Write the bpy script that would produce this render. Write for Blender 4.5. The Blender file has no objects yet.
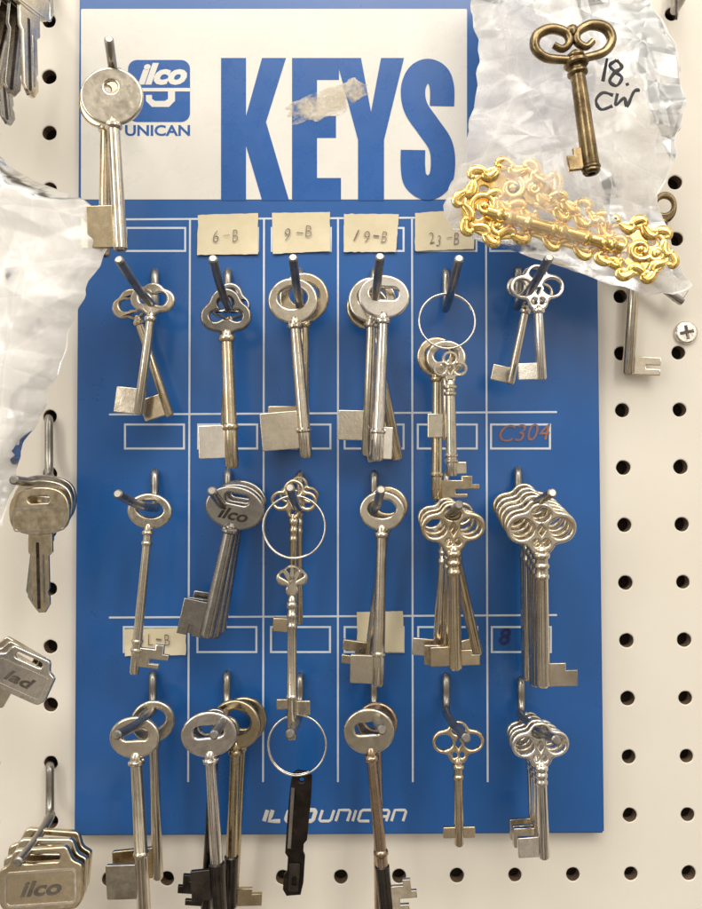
import bpy, bmesh, math, random
from mathutils import Vector, Matrix, Euler, noise
random.seed(7)
scene = bpy.context.scene
COL = scene.collection

# ------------------------------------------------------------ camera
S = 0.00044; D = 0.325; F = D / S
TILT = math.radians(1.2)
CAMROT = Euler((math.pi/2 + TILT, 0, 0)).to_matrix()
CAMPOS = Vector((0, -D, 0))
cam = bpy.data.cameras.new("camera"); cam.sensor_fit = 'HORIZONTAL'
cam.angle = 2*math.atan(351/F); cam.clip_start = 0.01; cam.clip_end = 50
co = bpy.data.objects.new("camera", cam); COL.objects.link(co)
co.location = CAMPOS; co.rotation_euler = (math.pi/2+TILT, 0, 0)
scene.camera = co

def W(px, py, d=0.0):
    """point of the plane d mm in front of the sign board"""
    v = CAMROT @ Vector(((px-351)/F, -(py-454.5)/F, -1))
    t = (-d/1000.0 - CAMPOS.y) / v.y
    return CAMPOS + v*t

# ------------------------------------------------------------ materials
def newmat(name):
    m = bpy.data.materials.new(name); m.use_nodes = True
    nt = m.node_tree; b = nt.nodes["Principled BSDF"]
    return m, nt, b
def N(nt, t, **k):
    n = nt.nodes.new(t)
    for a, v in k.items(): setattr(n, a, v)
    return n
def coords(nt):
    return N(nt, "ShaderNodeTexCoord").outputs["Object"]
def noise_n(nt, co_, scale, detail=4, rough=.6):
    n = N(nt, "ShaderNodeTexNoise"); n.inputs["Scale"].default_value = scale
    n.inputs["Detail"].default_value = detail; n.inputs["Roughness"].default_value = rough
    nt.links.new(co_, n.inputs["Vector"]); return n.outputs["Fac"]
def ramp(nt, fac, stops):
    r = N(nt, "ShaderNodeValToRGB"); e = r.color_ramp.elements
    e[0].position, e[0].color = stops[0][0], (*stops[0][1], 1)
    e[1].position, e[1].color = stops[-1][0], (*stops[-1][1], 1)
    for p, c in stops[1:-1]:
        x = e.new(p); x.color = (*c, 1)
    nt.links.new(fac, r.inputs[0]); return r.outputs[0]
def bump(nt, b, h, strength, dist=0.0002):
    n = N(nt, "ShaderNodeBump"); n.inputs["Strength"].default_value = strength
    n.inputs["Distance"].default_value = dist
    nt.links.new(h, n.inputs["Height"]); nt.links.new(n.outputs[0], b.inputs["Normal"])
def g(v): return (v, v, v)

def metal(name, c1, c2, r1=.2, r2=.42, sc=120, tarn=None, tarn_amt=.68, bs=.08):
    m, nt, b = newmat(name)
    o = coords(nt)
    oi = N(nt, "ShaderNodeObjectInfo")
    vm = N(nt, "ShaderNodeVectorMath", operation='ADD')
    nt.links.new(o, vm.inputs[0]); nt.links.new(oi.outputs["Random"], vm.inputs[1])
    o = vm.outputs[0]
    n1 = noise_n(nt, o, sc, 4, .55)
    col = ramp(nt, n1, [(.32, c2), (.62, c1)])
    if tarn:
        n3 = noise_n(nt, o, sc*1.3, 8, .72)
        mx = N(nt, "ShaderNodeMix", data_type='RGBA')
        rr = ramp(nt, n3, [(tarn_amt-.1, g(0)), (tarn_amt+.12, g(1))])
        nt.links.new(rr, mx.inputs["Factor"]); nt.links.new(col, mx.inputs["A"])
        mx.inputs["B"].default_value = (*tarn, 1); col = mx.outputs["Result"]
    nt.links.new(col, b.inputs["Base Color"])
    b.inputs["Metallic"].default_value = 1
    n2 = noise_n(nt, o, sc*3, 5, .65)
    nt.links.new(ramp(nt, n2, [(.35, g(r1)), (.7, g(r2))]), b.inputs["Roughness"])
    n4 = noise_n(nt, o, 900, 4, .6)
    n5 = noise_n(nt, o, 130, 2, .4)
    ad = N(nt, "ShaderNodeMath", operation='MULTIPLY_ADD')
    nt.links.new(n5, ad.inputs[0]); ad.inputs[1].default_value = 3.0; nt.links.new(n4, ad.inputs[2])
    bump(nt, b, ad.outputs[0], bs, .0003)
    return m

M = {}
M['nickel'] = metal("nickel_plate", (.75,.68,.56), (.62,.55,.44), .16, .28, tarn=(.38,.30,.21), tarn_amt=.72)
M['warm'] = metal("warm_nickel", (.74,.625,.45), (.60,.50,.345), .17, .29, tarn=(.36,.27,.17), tarn_amt=.72)
M['bright'] = metal("bright_steel", (.83,.78,.71), (.70,.65,.59), .14, .25)
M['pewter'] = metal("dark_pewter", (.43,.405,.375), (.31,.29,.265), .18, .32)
M['darkbow'] = metal("tarnished_bow", (.36,.33,.29), (.24,.215,.19), .15, .28)
M['dark'] = metal("dark_steel", (.10,.088,.078), (.05,.042,.038), .20, .40, tarn=(.12,.065,.045))
M['copper'] = metal("coppery_steel", (.54,.405,.30), (.39,.285,.20), .2, .34, tarn=(.18,.11,.07), tarn_amt=.72)
M['bronze'] = metal("antique_bronze", (.36,.27,.15), (.17,.12,.06), .22, .38, tarn=(.08,.055,.03), tarn_amt=.58)
M['brass'] = metal("worn_brass", (.58,.475,.31), (.44,.36,.23), .18, .34, tarn=(.25,.18,.1))
M['gold'] = metal("gilt_brass", (1.0,.74,.29), (.88,.58,.17), .15, .32)
M['hook'] = metal("zinc_wire", (.42,.395,.35), (.28,.26,.235), .25, .42)
M['black'] = metal("blackened_steel", (.055,.045,.038), (.025,.021,.018), .32, .55, sc=160, tarn=(.14,.075,.05), tarn_amt=.64)

def paint(name, c1, c2, rough, sc=30, spec=.5, bs=.1, bsc=900, coat=0, spots=None, alpha=False):
    m, nt, b = newmat(name); o = coords(nt)
    col = ramp(nt, noise_n(nt, o, sc, 6, .65), [(.35, c2), (.65, c1)])
    if spots:
        mx = N(nt, "ShaderNodeMix", data_type='RGBA')
        n3 = noise_n(nt, o, 190, 9, .8)
        nt.links.new(ramp(nt, n3, [(.66, g(0)), (.74, g(1))]), mx.inputs["Factor"])
        nt.links.new(col, mx.inputs["A"]); mx.inputs["B"].default_value = (*spots, 1)
        col = mx.outputs["Result"]
    nt.links.new(col, b.inputs["Base Color"])
    nt.links.new(ramp(nt, noise_n(nt, o, sc*2.2, 6, .7), [(.3, g(rough*.8)), (.7, g(rough*1.25))]), b.inputs["Roughness"])
    b.inputs["Specular IOR Level"].default_value = spec
    b.inputs["Coat Weight"].default_value = coat; b.inputs["Coat Roughness"].default_value = .16
    if alpha: nt.links.new(ramp(nt, noise_n(nt, o, 110, 7, .7), [(.38, g(.0)), (.62, g(.80))]), b.inputs["Alpha"])
    if bs: bump(nt, b, noise_n(nt, o, bsc, 3, .5), bs, .0002)
    return m
M['blue'] = paint("blue_enamel", (.013,.113,.385), (.010,.096,.34), .30, 10, .5, .10, 60, coat=.4, spots=(.03,.14,.40))
M['whiteprint'] = paint("white_print", (.80,.78,.73), (.76,.735,.68), .28, 20, .5, .1, 80, spots=(.67,.61,.50))
M['line'] = paint("white_line_print", (.74,.78,.84), (.60,.67,.77), .35, 60)
M['blueprint'] = paint("blue_print", (.014,.108,.385), (.011,.094,.345), .28, 30)
M['peg'] = paint("pegboard_paint", (.85,.80,.715), (.81,.755,.66), .45, 10, .35, .2, 700, spots=(.74,.67,.56))
M['pegdark'] = paint("hole_shade", (.035,.022,.014), (.02,.014,.01), .9)  # shade of the holes put into a near-black colour
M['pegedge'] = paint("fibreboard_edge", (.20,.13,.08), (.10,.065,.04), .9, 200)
M['paper'] = paint("cream_paper", (.77,.69,.50), (.70,.61,.42), .7, 60, .2, .25, 700)
M['residue'] = paint("paper_residue", (.80,.74,.62), (.72,.64,.50), .7, 50, .2, 0, 500, alpha=True)
M['ink'] = paint("black_ink", (.02,.02,.03), (.03,.03,.04), .6, 400)
M['pencil'] = paint("pencil_line", (.14,.11,.10), (.24,.19,.15), .6, 400)
M['inkblue'] = paint("blue_ink", (.01,.02,.12), (.02,.03,.16), .6, 400)
M['inkred'] = paint("faded_orange_ink", (.40,.15,.05), (.10,.12,.22), .6, 260)

def plastic(name, lo, hi, tint=(.99,.975,.955)):
    m, nt, b = newmat(name); o = coords(nt)
    nt.nodes.remove(b)
    tr = N(nt, "ShaderNodeBsdfTransparent"); tl = N(nt, "ShaderNodeBsdfTranslucent"); df = N(nt, "ShaderNodeBsdfDiffuse")
    gl = N(nt, "ShaderNodeBsdfGlossy"); gl.inputs["Roughness"].default_value = .2
    for q in (tl, df): q.inputs[0].default_value = (*tint, 1)
    m1 = N(nt, "ShaderNodeMixShader"); m1.inputs[0].default_value = .22
    nt.links.new(df.outputs[0], m1.inputs[1]); nt.links.new(tl.outputs[0], m1.inputs[2])
    m2 = N(nt, "ShaderNodeMixShader")
    # sharp straight folds: edges of large stretched Voronoi facets, in two layers
    def folds(sc, rot, st):
        mp = N(nt, "ShaderNodeMapping"); mp.inputs["Scale"].default_value = st; mp.inputs["Rotation"].default_value = rot
        nt.links.new(o, mp.inputs["Vector"])
        v = N(nt, "ShaderNodeTexVoronoi"); v.feature = 'DISTANCE_TO_EDGE'; v.inputs["Scale"].default_value = sc
        nt.links.new(mp.outputs[0], v.inputs["Vector"]); return v.outputs["Distance"]
    d1 = folds(38, (0, .5, 0), (1, .3, .45)); d2 = folds(60, (0, -.7, 0), (.5, .3, 1))
    mn = N(nt, "ShaderNodeMath", operation='MINIMUM'); nt.links.new(d1, mn.inputs[0]); nt.links.new(d2, mn.inputs[1])
    line = ramp(nt, mn.outputs[0], [(.0, g(.16)), (.02, g(.07)), (.07, g(0))])
    f = ramp(nt, noise_n(nt, o, 26, 5, .6), [(.35, g(lo)), (.68, g(hi))])
    a0 = N(nt, "ShaderNodeMath", operation='ADD'); nt.links.new(line, a0.inputs[0]); nt.links.new(f, a0.inputs[1])
    lw = N(nt, "ShaderNodeLayerWeight"); lw.inputs[0].default_value = .35
    ad = N(nt, "ShaderNodeMath", operation='MULTIPLY_ADD'); ad.use_clamp = True
    nt.links.new(lw.outputs["Facing"], ad.inputs[0]); ad.inputs[1].default_value = .4
    nt.links.new(a0.outputs[0], ad.inputs[2]); nt.links.new(ad.outputs[0], m2.inputs[0])
    nt.links.new(tr.outputs[0], m2.inputs[1]); nt.links.new(m1.outputs[0], m2.inputs[2])
    sm = N(nt, "ShaderNodeMath", operation='ADD'); nt.links.new(d1, sm.inputs[0]); nt.links.new(d2, sm.inputs[1])
    bn = N(nt, "ShaderNodeBump"); bn.inputs["Strength"].default_value = .55; bn.inputs["Distance"].default_value = .003
    nt.links.new(sm.outputs[0], bn.inputs["Height"])
    m3 = N(nt, "ShaderNodeMixShader"); fr_ = N(nt, "ShaderNodeFresnel"); fr_.inputs[0].default_value = 1.36
    nt.links.new(bn.outputs[0], gl.inputs["Normal"]); nt.links.new(bn.outputs[0], df.inputs["Normal"])
    nt.links.new(fr_.outputs[0], m3.inputs[0]); nt.links.new(m2.outputs[0], m3.inputs[1]); nt.links.new(gl.outputs[0], m3.inputs[2])
    nt.links.new(m3.outputs[0], nt.nodes["Material Output"].inputs[0])
    return m
M['bag_back'] = plastic("milky_plastic_film", .60, .86)
M['bag_front'] = plastic("clear_plastic_film", .10, .32)
M['bag_left'] = plastic("thin_plastic_film", .34, .62)

# ------------------------------------------------------------ mesh helpers
def finish(me, mat, ang=.7, wn=True):
    bm = bmesh.new(); bm.from_mesh(me)
    bmesh.ops.recalc_face_normals(bm, faces=bm.faces)
    for f in bm.faces: f.smooth = True
    for e in bm.edges:
        if len(e.link_faces) == 2 and e.calc_face_angle(0) > ang: e.smooth = False
    bm.to_mesh(me); bm.free()
    me.materials.clear()
    me.materials.append(mat)
def obj(name, me, parent=None, wn=False):
    o = bpy.data.objects.new(name, me); COL.objects.link(o)
    if parent: o.parent = parent
    if wn:
        md = o.modifiers.new("wn", 'WEIGHTED_NORMAL'); md.keep_sharp = True
    return o
def empty(name, loc, label, cat, group=None, rot=None):
    e = bpy.data.objects.new(name, None); COL.objects.link(e)
    e.empty_display_size = .004; e.location = loc
    if rot: e.rotation_euler = rot
    e["label"] = label; e["category"] = cat
    if group: e["group"] = group
    return e
def curve_mesh(cu):
    o = bpy.data.objects.new("tmp", cu); COL.objects.link(o)
    dg = bpy.context.evaluated_depsgraph_get()
    me = bpy.data.meshes.new_from_object(o.evaluated_get(dg))
    bpy.data.objects.remove(o); bpy.data.curves.remove(cu)
    return me
def plate2d(outs, th, bev=0, res=2):
    cu = bpy.data.curves.new("t", 'CURVE'); cu.dimensions = '2D'; cu.fill_mode = 'BOTH'
    for pts in outs:
        s = cu.splines.new('POLY'); s.points.add(len(pts)-1)
        for i, p in enumerate(pts): s.points[i].co = (p[0], p[1], 0, 1)
        s.use_cyclic_u = True
    if bev:
        cu.bevel_depth = bev; cu.bevel_resolution = res; cu.offset = -bev
    cu.extrude = max(th/2-bev, 0)
    return curve_mesh(cu)
def text2d(body, bold=0, shear=0):
    cu = bpy.data.curves.new("t", 'FONT'); cu.body = body; cu.size = 1
    cu.offset = bold; cu.shear = shear; cu.resolution_u = 3
    return curve_mesh(cu)
def fit(me, x0, y0, x1, y1, rot=0):
    xs = [v.co.x for v in me.vertices]; ys = [v.co.y for v in me.vertices]
    a, b, c, d = min(xs), max(xs), min(ys), max(ys)
    cx, cy = (x0+x1)/2, (y0+y1)/2
    for v in me.vertices:
        x = x0+(v.co.x-a)/(b-a)*(x1-x0); y = y1-(v.co.y-c)/(d-c)*(y1-y0)
        dx, dy = x-cx, y-cy
        v.co.x = cx+dx*math.cos(rot)-dy*math.sin(rot); v.co.y = cy+dx*math.sin(rot)+dy*math.cos(rot)
    return me
def to_plane(me, d, base):
    for v in me.vertices:
        v.co = W(v.co.x, v.co.y, d+v.co.z) - base
def flat(outs, d, mat, name, parent, th=0):
    me = plate2d(outs, th); to_plane(me, d, parent_loc(parent)); finish(me, mat); return obj(name, me, parent)
def parent_loc(p):
    l = Vector(p.location)
    while p.parent: p = p.parent; l = l+Vector(p.location)
    return l
def circ(cx, cy, rx, ry=None, n=40, a0=0):
    ry = ry or rx
    return [(cx+rx*math.cos(a0+2*math.pi*i/n), cy+ry*math.sin(a0+2*math.pi*i/n)) for i in range(n)]
def rect(x0, y0, x1, y1): return [(x0,y0),(x1,y0),(x1,y1),(x0,y1)]
def rrect(x0, y0, x1, y1, r, n=6):
    o = []
    for cx, cy, a in ((x1-r,y1-r,0),(x0+r,y1-r,90),(x0+r,y0+r,180),(x1-r,y0+r,270)):
        for i in range(n+1):
            t = math.radians(a+90*i/n); o.append((cx+r*math.cos(t), cy+r*math.sin(t)))
    return o
def union(circles, n=72, rmin=0, smooth=1):
    o = []
    for i in range(n):
        a = 2*math.pi*i/n; dx, dy = math.cos(a), math.sin(a); best = rmin
        for cx, cy, r in circles:
            b = cx*dx+cy*dy; c = cx*cx+cy*cy-r*r; q = b*b-c
            if q > 0: best = max(best, b+math.sqrt(q))
        o.append(best)
    for _ in range(smooth): o = [(o[i-1]+2*o[i]+o[(i+1) % n])/4 for i in range(n)]
    return [(o[i]*math.cos(2*math.pi*i/n), o[i]*math.sin(2*math.pi*i/n)) for i in range(n)]
def catmull(P, k=6, closed=False):
    out = []; n = len(P); P = [Vector(p) for p in P]
    rng = range(n) if closed else range(n-1)
    for i in rng:
        if closed: a, b, c, d = P[i-1], P[i], P[(i+1) % n], P[(i+2) % n]
        else: a, b, c, d = P[max(i-1,0)], P[i], P[i+1], P[min(i+2,n-1)]
        for j in range(k):
            t = j/k
            out.append(.5*((2*b)+(c-a)*t+(2*a-5*b+4*c-d)*t*t+(3*b-a-3*c+d)*t**3))
    if not closed: out.append(P[-1])
    return out
def tube(pts, rad, closed=False, seg=10, flatten=None):
    pts = [Vector(p) for p in pts]; n = len(pts)
    R = rad if isinstance(rad, (list, tuple)) else [rad]*n
    vs, fs = [], []; prev = None
    for i in range(n):
        if closed: t = pts[(i+1) % n]-pts[i-1]
        else: t = pts[min(i+1, n-1)]-pts[max(i-1, 0)]
        t.normalize()
        if prev is None:
            u = t.cross(Vector((0, 1, 0)))
            if u.length < .1: u = t.cross(Vector((1, 0, 0)))
        else: u = prev - t*prev.dot(t)
        u.normalize(); prev = u; w = t.cross(u)
        for k in range(seg):
            a = 2*math.pi*k/seg
            q = u*math.cos(a)*R[i]+w*math.sin(a)*R[i]
            if flatten: q.y *= flatten
            vs.append(pts[i]+q)
    for i in range(n if closed else n-1):
        j = (i+1) % n
        for k in range(seg):
            fs.append((i*seg+k, i*seg+(k+1) % seg, j*seg+(k+1) % seg, j*seg+k))
    if not closed:
        fs.append(tuple(range(seg))); fs.append(tuple((n-1)*seg+k for k in range(seg)))
    return vs, fs
def join(parts):
    V, Fc = [], []
    for v, f in parts:
        o = len(V); V += list(v); Fc += [tuple(i+o for i in q) for q in f]
    return V, Fc
def mk(name, vf, mat, parent=None, ang=.7):
    me = bpy.data.meshes.new(name); me.from_pydata([tuple(v) for v in vf[0]], [], vf[1])
    finish(me, mat, ang); return obj(name, me, parent)
def lathe(prof, seg=22):
    vs, fs = [], []
    for r, z in prof:
        for k in range(seg):
            a = 2*math.pi*k/seg; vs.append((r*math.cos(a), r*math.sin(a), z))
    for i in range(len(prof)-1):
        for k in range(seg):
            fs.append((i*seg+k, i*seg+(k+1) % seg, (i+1)*seg+(k+1) % seg, (i+1)*seg+k))
    fs.append(tuple(range(seg))); fs.append(tuple((len(prof)-1)*seg+k for k in range(seg)))
    return vs, fs
def blob(c, r, st=1, rot=0, flat_=.6):
    vs, fs = [], []; n, m = 8, 6
    for i in range(1, m):
        a = math.pi*i/m
        for k in range(n):
            b = 2*math.pi*k/n
            x = r*st*math.cos(a); z = r*math.sin(a)*math.cos(b); y = r*flat_*math.sin(a)*math.sin(b)
            vs.append(Vector(c)+Vector((x*math.cos(rot)-z*math.sin(rot), y, x*math.sin(rot)+z*math.cos(rot))))
    for i in range(m-2):
        for k in range(n): fs.append((i*n+k, i*n+(k+1) % n, (i+1)*n+(k+1) % n, (i+1)*n+k))
    fs.append(tuple(range(n))); fs.append(tuple((m-2)*n+k for k in range(n)))
    return vs, fs

# ------------------------------------------------------------ pegboard
WD = -6.0
o0 = W(689, 873, WD); av = (o0-W(51, 880, WD))/11
bv = Vector((-av.z, 0, av.x))
peg = empty("pegboard", o0, "cream white painted pegboard with rows of round holes", "pegboard")
vs, fs, mi = [], [], []
NA = 24; HR = .0031
def add_cell(c, i, j):
    jr = HR*random.uniform(.95, 1.05)
    rings = []
    for rr, y in ((None, 0), (jr+.0004, 0), (jr, .0003), (jr, .005)):
        base = len(vs)
        for k in range(NA):
            a = 2*math.pi*k/NA; dx, dz = math.cos(a), math.sin(a)
            if rr is None:
                q = .5/max(abs(dx), abs(dz)); p = c+av*(dx*q)+bv*(dz*q)
            else:
                wob = 1+.05*noise.noise(Vector((dx*1.5+i*3, dz*1.5+j*5, 0)))
                p = c+Vector((dx*rr*wob, 0, dz*rr*wob))
            vs.append((p.x, p.y+y, p.z))
        rings.append(base)
    for r in range(3):
        for k in range(NA):
            k2 = (k+1) % NA
            fs.append((rings[r]+k, rings[r]+k2, rings[r+1]+k2, rings[r+1]+k)); mi.append(0 if r < 2 else 1)
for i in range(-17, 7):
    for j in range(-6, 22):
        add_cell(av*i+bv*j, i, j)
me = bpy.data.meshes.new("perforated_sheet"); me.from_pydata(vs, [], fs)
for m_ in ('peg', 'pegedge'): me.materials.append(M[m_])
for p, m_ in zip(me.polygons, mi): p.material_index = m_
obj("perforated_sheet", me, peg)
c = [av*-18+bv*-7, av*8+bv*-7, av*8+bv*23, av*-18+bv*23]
mk("hole_shade_sheet", ([(p.x, p.y+.006, p.z) for p in c]+[(p.x, p.y+.02, p.z) for p in c], [(0,1,2,3), (7,6,5,4), (0,1,5,4),(1,2,6,5),(2,3,7,6),(3,0,4,7)]), M['pegdark'], peg)  # near-black sheet standing in for the shade inside the holes

# screw
sc = empty("screw", W(685, 333, WD), "round cross head steel screw in the pegboard", "screw")
K0 = (W(686, 333, WD)-W(685, 333, WD)).length
me = plate2d([circ(0, 0, 11.5, n=40)], 5, 2)
def key_xform(me, k, dz=0):
    for v in me.vertices: v.co = Vector((v.co.x*k, (-v.co.z)*k+dz, v.co.y*k))
key_xform(me, K0, -.0008); finish(me, M['bright']); obj("screw_head", me, sc, True)
a_ = .2; cr = [(-1.6,-7),(1.6,-7),(1.6,-1.6),(7,-1.6),(7,1.6),(1.6,1.6),(1.6,7),(-1.6,7),(-1.6,1.6),(-7,1.6),(-7,-1.6),(-1.6,-1.6)]
cr = [(x*math.cos(a_)-y*math.sin(a_), x*math.sin(a_)+y*math.cos(a_)) for x, y in cr]
me = plate2d([cr], .4); key_xform(me, K0, -.0019); finish(me, M['dark']); obj("recess_shade_cross", me, sc)  # dark cross laid on the head, painting the shade of the recess

# ------------------------------------------------------------ sign board
BB = W(340, 833, 0)
board = empty("display_board", BB, "blue and white metal key display board hung on the pegboard", "display board")
cs = [W(*p, 0) for p in [(79.5, -60), (594, -60), (604.5, 833.5), (74, 836)]]
bm = bmesh.new()
fr = [bm.verts.new(p-BB) for p in cs]; bk = [bm.verts.new(p-BB+Vector((0, .0048, 0))) for p in cs]
bm.faces.new(fr); bm.faces.new(bk[::-1])
for i in range(4): bm.faces.new((fr[i], fr[(i+1) % 4], bk[(i+1) % 4], bk[i]))
bmesh.ops.recalc_face_normals(bm, faces=bm.faces)
bmesh.ops.bevel(bm, geom=list(bm.edges), offset=.0007, segments=3, affect='EDGES')
me = bpy.data.meshes.new("panel"); bm.to_mesh(me); bm.free()
finish(me, M['blue']); obj("panel", me, board, True)
flat([rrect(81, 9, 467, 199.5, 1.5)], .12, M['whiteprint'], "header_panel", board)
Kp = [(221,58),(246,58),(246,116),(262,58),(286,58),(266,122),(289,200.5),(262,200.5),(246,146),(246,200.5),(221,200.5)]
Ep = [(292,58),(339,58),(339,80),(317,80),(317,116),(336,116),(336,138),(317,138),(317,178),(341,178),(341,200.5),(292,200.5)]
Yp = [(336,58),(361,58),(371,112),(381,58),(404,58),(384,140),(384,200.5),(358,200.5),(358,140)]
sp = catmull([(442,106,0),(442,88,0),(438,76,0),(428,71,0),(418,76,0),(413,90,0),(416,108,0),(428,126,0),(440,144,0),(443,162,0),(440,180,0),(428,188,0),(416,181,0),(413,168,0),(413,150,0)], 8)
L_, R_ = [], []
for i, p in enumerate(sp):
    t = (sp[min(i+1, len(sp)-1)]-sp[max(i-1, 0)]).normalized(); n_ = Vector((-t.y, t.x, 0))*12.2
    L_.append(((p+n_).x, (p+n_).y)); R_.append(((p-n_).x, (p-n_).y))
for P_, dd in ((Kp, .22), (Ep, .20), (Yp, .26)):
    flat([P_], dd, M['blueprint'], "headline_letter", board)
vv = [W(x, y, .30+.0006*i)-BB for i, (x, y) in enumerate(L_)]+[W(x, y, .30+.0006*i)-BB for i, (x, y) in enumerate(R_)]; n_ = len(L_)
so = mk("headline_letter", (vv, [(i, i+1, n_+i+1, n_+i) for i in range(n_-1)]), M['blueprint'], board)
for p in so.data.polygons: p.use_smooth = False
flat([rrect(128, 60, 190, 122, 9)], .22, M['blueprint'], "emblem", board)
def lettering(body, box, mat, par, d, bold=0, shear=0, rot=0, name="lettering"):
    me = text2d(body, bold, shear); fit(me, *box, rot=rot); to_plane(me, d, parent_loc(par)); finish(me, mat); return obj(name, me, par)
lettering("ilco", (138, 63, 187, 85), M['whiteprint'], board, .32, .05, .3)
flat([[(128,88),(190,88),(190,91.5),(175,91.5),(175,101),(169,107),(152,107),(146,101),(146,95),(152,95),(152,99),(155,101),(165,101),(168,99),(168,91.5),(128,91.5)]], .32, M['whiteprint'], "emblem_mark", board)
lettering("UNICAN", (125, 125, 190, 136), M['blueprint'], board, .22, .025)
GL = {'I': [[(0,0),(0,1)]], 'L': [[(0,1),(0,0),(1,0)]], 'C': [[(1,1),(.15,1),(0,.85),(0,.15),(.15,0),(1,0)]],
      'O': [[(.5,1),(.15,1),(0,.85),(0,.15),(.15,0),(.85,0),(1,.15),(1,.85),(.85,1),(.5,1)]],
      'U': [[(0,1),(0,.15),(.15,0),(.85,0),(1,.15),(1,1)]], 'N': [[(0,0),(0,1),(.85,1),(1,.85),(1,0)]],
      'A': [[(0,0),(0,.85),(.15,1),(.85,1),(1,.85),(1,0)],[(0,.42),(1,.42)]]}
def wide(word, x, ybase, h, lw, gap, sw):
    parts = []
    for ch in word:
        wd_ = 0 if ch == 'I' else lw
        for st in GL[ch]:
            pp = [Vector((x+u*wd_+v*h*.32, ybase-v*h, 0)) for u, v in st]
            q = []
            for a, b in zip(pp, pp[1:]): q += [a, a.lerp(b, .5)]
            q.append(pp[-1])
            parts.append(tube([W(p.x, p.y, .12)-BB for p in q], sw*S, seg=8, flatten=.12))
        x += wd_+gap
    mk("lettering", join(parts), M['whiteprint'], board); return x
x_ = wide("ILCO", 264, 821, 11, 11, 5.2, 2.0)
wide("UNICAN", 319, 821, 11, 11.6, 5.2, 1.35)
def seg(x0, y0, x1, y1, w=1.9):
    dx, dy = x1-x0, y1-y0; L = math.hypot(dx, dy); nx, ny = -dy/L*w/2, dx/L*w/2
    return [(x0+nx,y0+ny),(x1+nx,y1+ny),(x1-nx,y1-ny),(x0-nx,y0-ny)]
for y in (218, 413, 616):
    flat([seg(109, y+1.5, 557, y-1)], .12, M['line'], "grid_line", board)
for x in (190, 264, 338, 412, 486):
    flat([seg(x, 219, x+(x-345)*.012, 782)], .16, M['line'], "grid_line", board)
for ry, (y0, y1) in enumerate(((227, 252), (423.5, 449.5), (626, 653))):
    for c_ in range(6):
        x0 = 124+73.2*c_+(ry-1)*(c_-3)*.4; x1 = x0+61
        flat([rect(x0,y0,x1,y1), rect(x0+2,y0+2,x1-2,y1-2)], .14, M['line'], "label_box", board)
def patch(cx, cy, rx, ry, t, seed, d=.34, mat='residue'):
    pts = []
    for i in range(90):
        a = 2*math.pi*i/90; r = 1+.45*noise.noise(Vector((math.cos(a)*2.2, math.sin(a)*2.2, seed)))+.12*noise.noise(Vector((math.cos(a)*8, math.sin(a)*8, seed)))
        x, y = rx*r*math.cos(a), ry*r*math.sin(a)
        pts.append((cx+x*math.cos(t)-y*math.sin(t), cy+x*math.sin(t)+y*math.cos(t)))
    flat([pts], d, M[mat], "paper_residue", board)
patch(326, 103, 42, 14, -.34, 3, .40); patch(350, 92, 16, 11, -.8, 5, .43); patch(322, 106, 26, 9, -.3, 8, .46)

def label(corners, txt=None, box=None, ink='pencil', d=.45, rot=0, bold=-.0):
    (x0,y0),(x1,y1),(x2,y2),(x3,y3) = corners; V=[]; Fa=[]; n=14; m=8
    for j in range(m+1):
        for i in range(n+1):
            u, v = i/n, j/m
            x = (x0*(1-u)+x1*u)*(1-v)+(x3*(1-u)+x2*u)*v; y = (y0*(1-u)+y1*u)*(1-v)+(y3*(1-u)+y2*u)*v
            x += .8*noise.noise(Vector((y*.3, x0, 0))); y += .8*noise.noise(Vector((x*.3, y0, 4)))
            c2 = max(0, v-.6)*5*(.3+.7*abs(2*u-1))*d
            V.append(W(x, y, d+c2+.15*noise.noise(Vector((x*.08, y*.08, 0))))-BB)
    for j in range(m):
        for i in range(n):
            a = j*(n+1)+i; Fa.append((a, a+1, a+n+2, a+n+1))
    o = mk("paper_label", (V, Fa), M['paper'], board)
    o["label"] = "cream handwritten paper label"
    if txt:
        # each character placed loosely, as written by hand
        rr = random.Random(txt); n = len(txt); x0_, y0_, x1_, y1_ = box; cw = (x1_-x0_)/n
        me_all = ([], [])
        for q, ch in enumerate(txt):
            me = text2d(ch, -.016, rr.uniform(.02, .35)); w2 = cw*(.62 if ch != '-' else .7); jx = rr.uniform(-1, 1); jy = rr.uniform(-1.6, 1.6)
            a, b2 = x0_+cw*q+cw*.15+jx, (y0_ if ch != '-' else (y0_+y1_)/2-.6)+jy
            fit(me, a, b2, a+w2, (y1_ if ch != '-' else (y0_+y1_)/2+.6)+jy+rr.uniform(-.8,.8), rot=rr.uniform(-.18, .12))
            o_ = len(me_all[0]); me_all[0].extend([Vector(v.co) for v in me.vertices]); me_all[1].extend([tuple(i+o_ for i in p.vertices) for p in me.polygons]); bpy.data.meshes.remove(me)
        mk("handwriting", ([W(v.x, v.y, d+.75)-BB for v in me_all[0]], me_all[1]), M[ink], o)
label([(198,215),(258,213),(258,254),(197,255)], "6-B", (211,231,241,243))
label([(272,213),(330,212),(330,251),(273,254)], "9-B", (284,227,314,239))
label([(344,214),(399,214),(396,252),(344,252)], "19-B", (353,230,389,241))
label([(415,213),(474,209),(474,249),(415,251)], "23-B", (427,234,461,245))
label([(124,629),(186,628),(186,655),(125,656)], "4L-B", (138,634,171,645))
label([(357,612),(403,611),(404,652),(357,652)], "2", (364,634,373,646), 'inkblue')
lettering("C304", (499, 424, 551, 441), M['inkred'], board, .3, .0, .3, -.05, "handwriting")
lettering("8", (499, 628, 511, 645), M['inkblue'], board, .3, .02, .2, 0, "handwriting")

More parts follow.
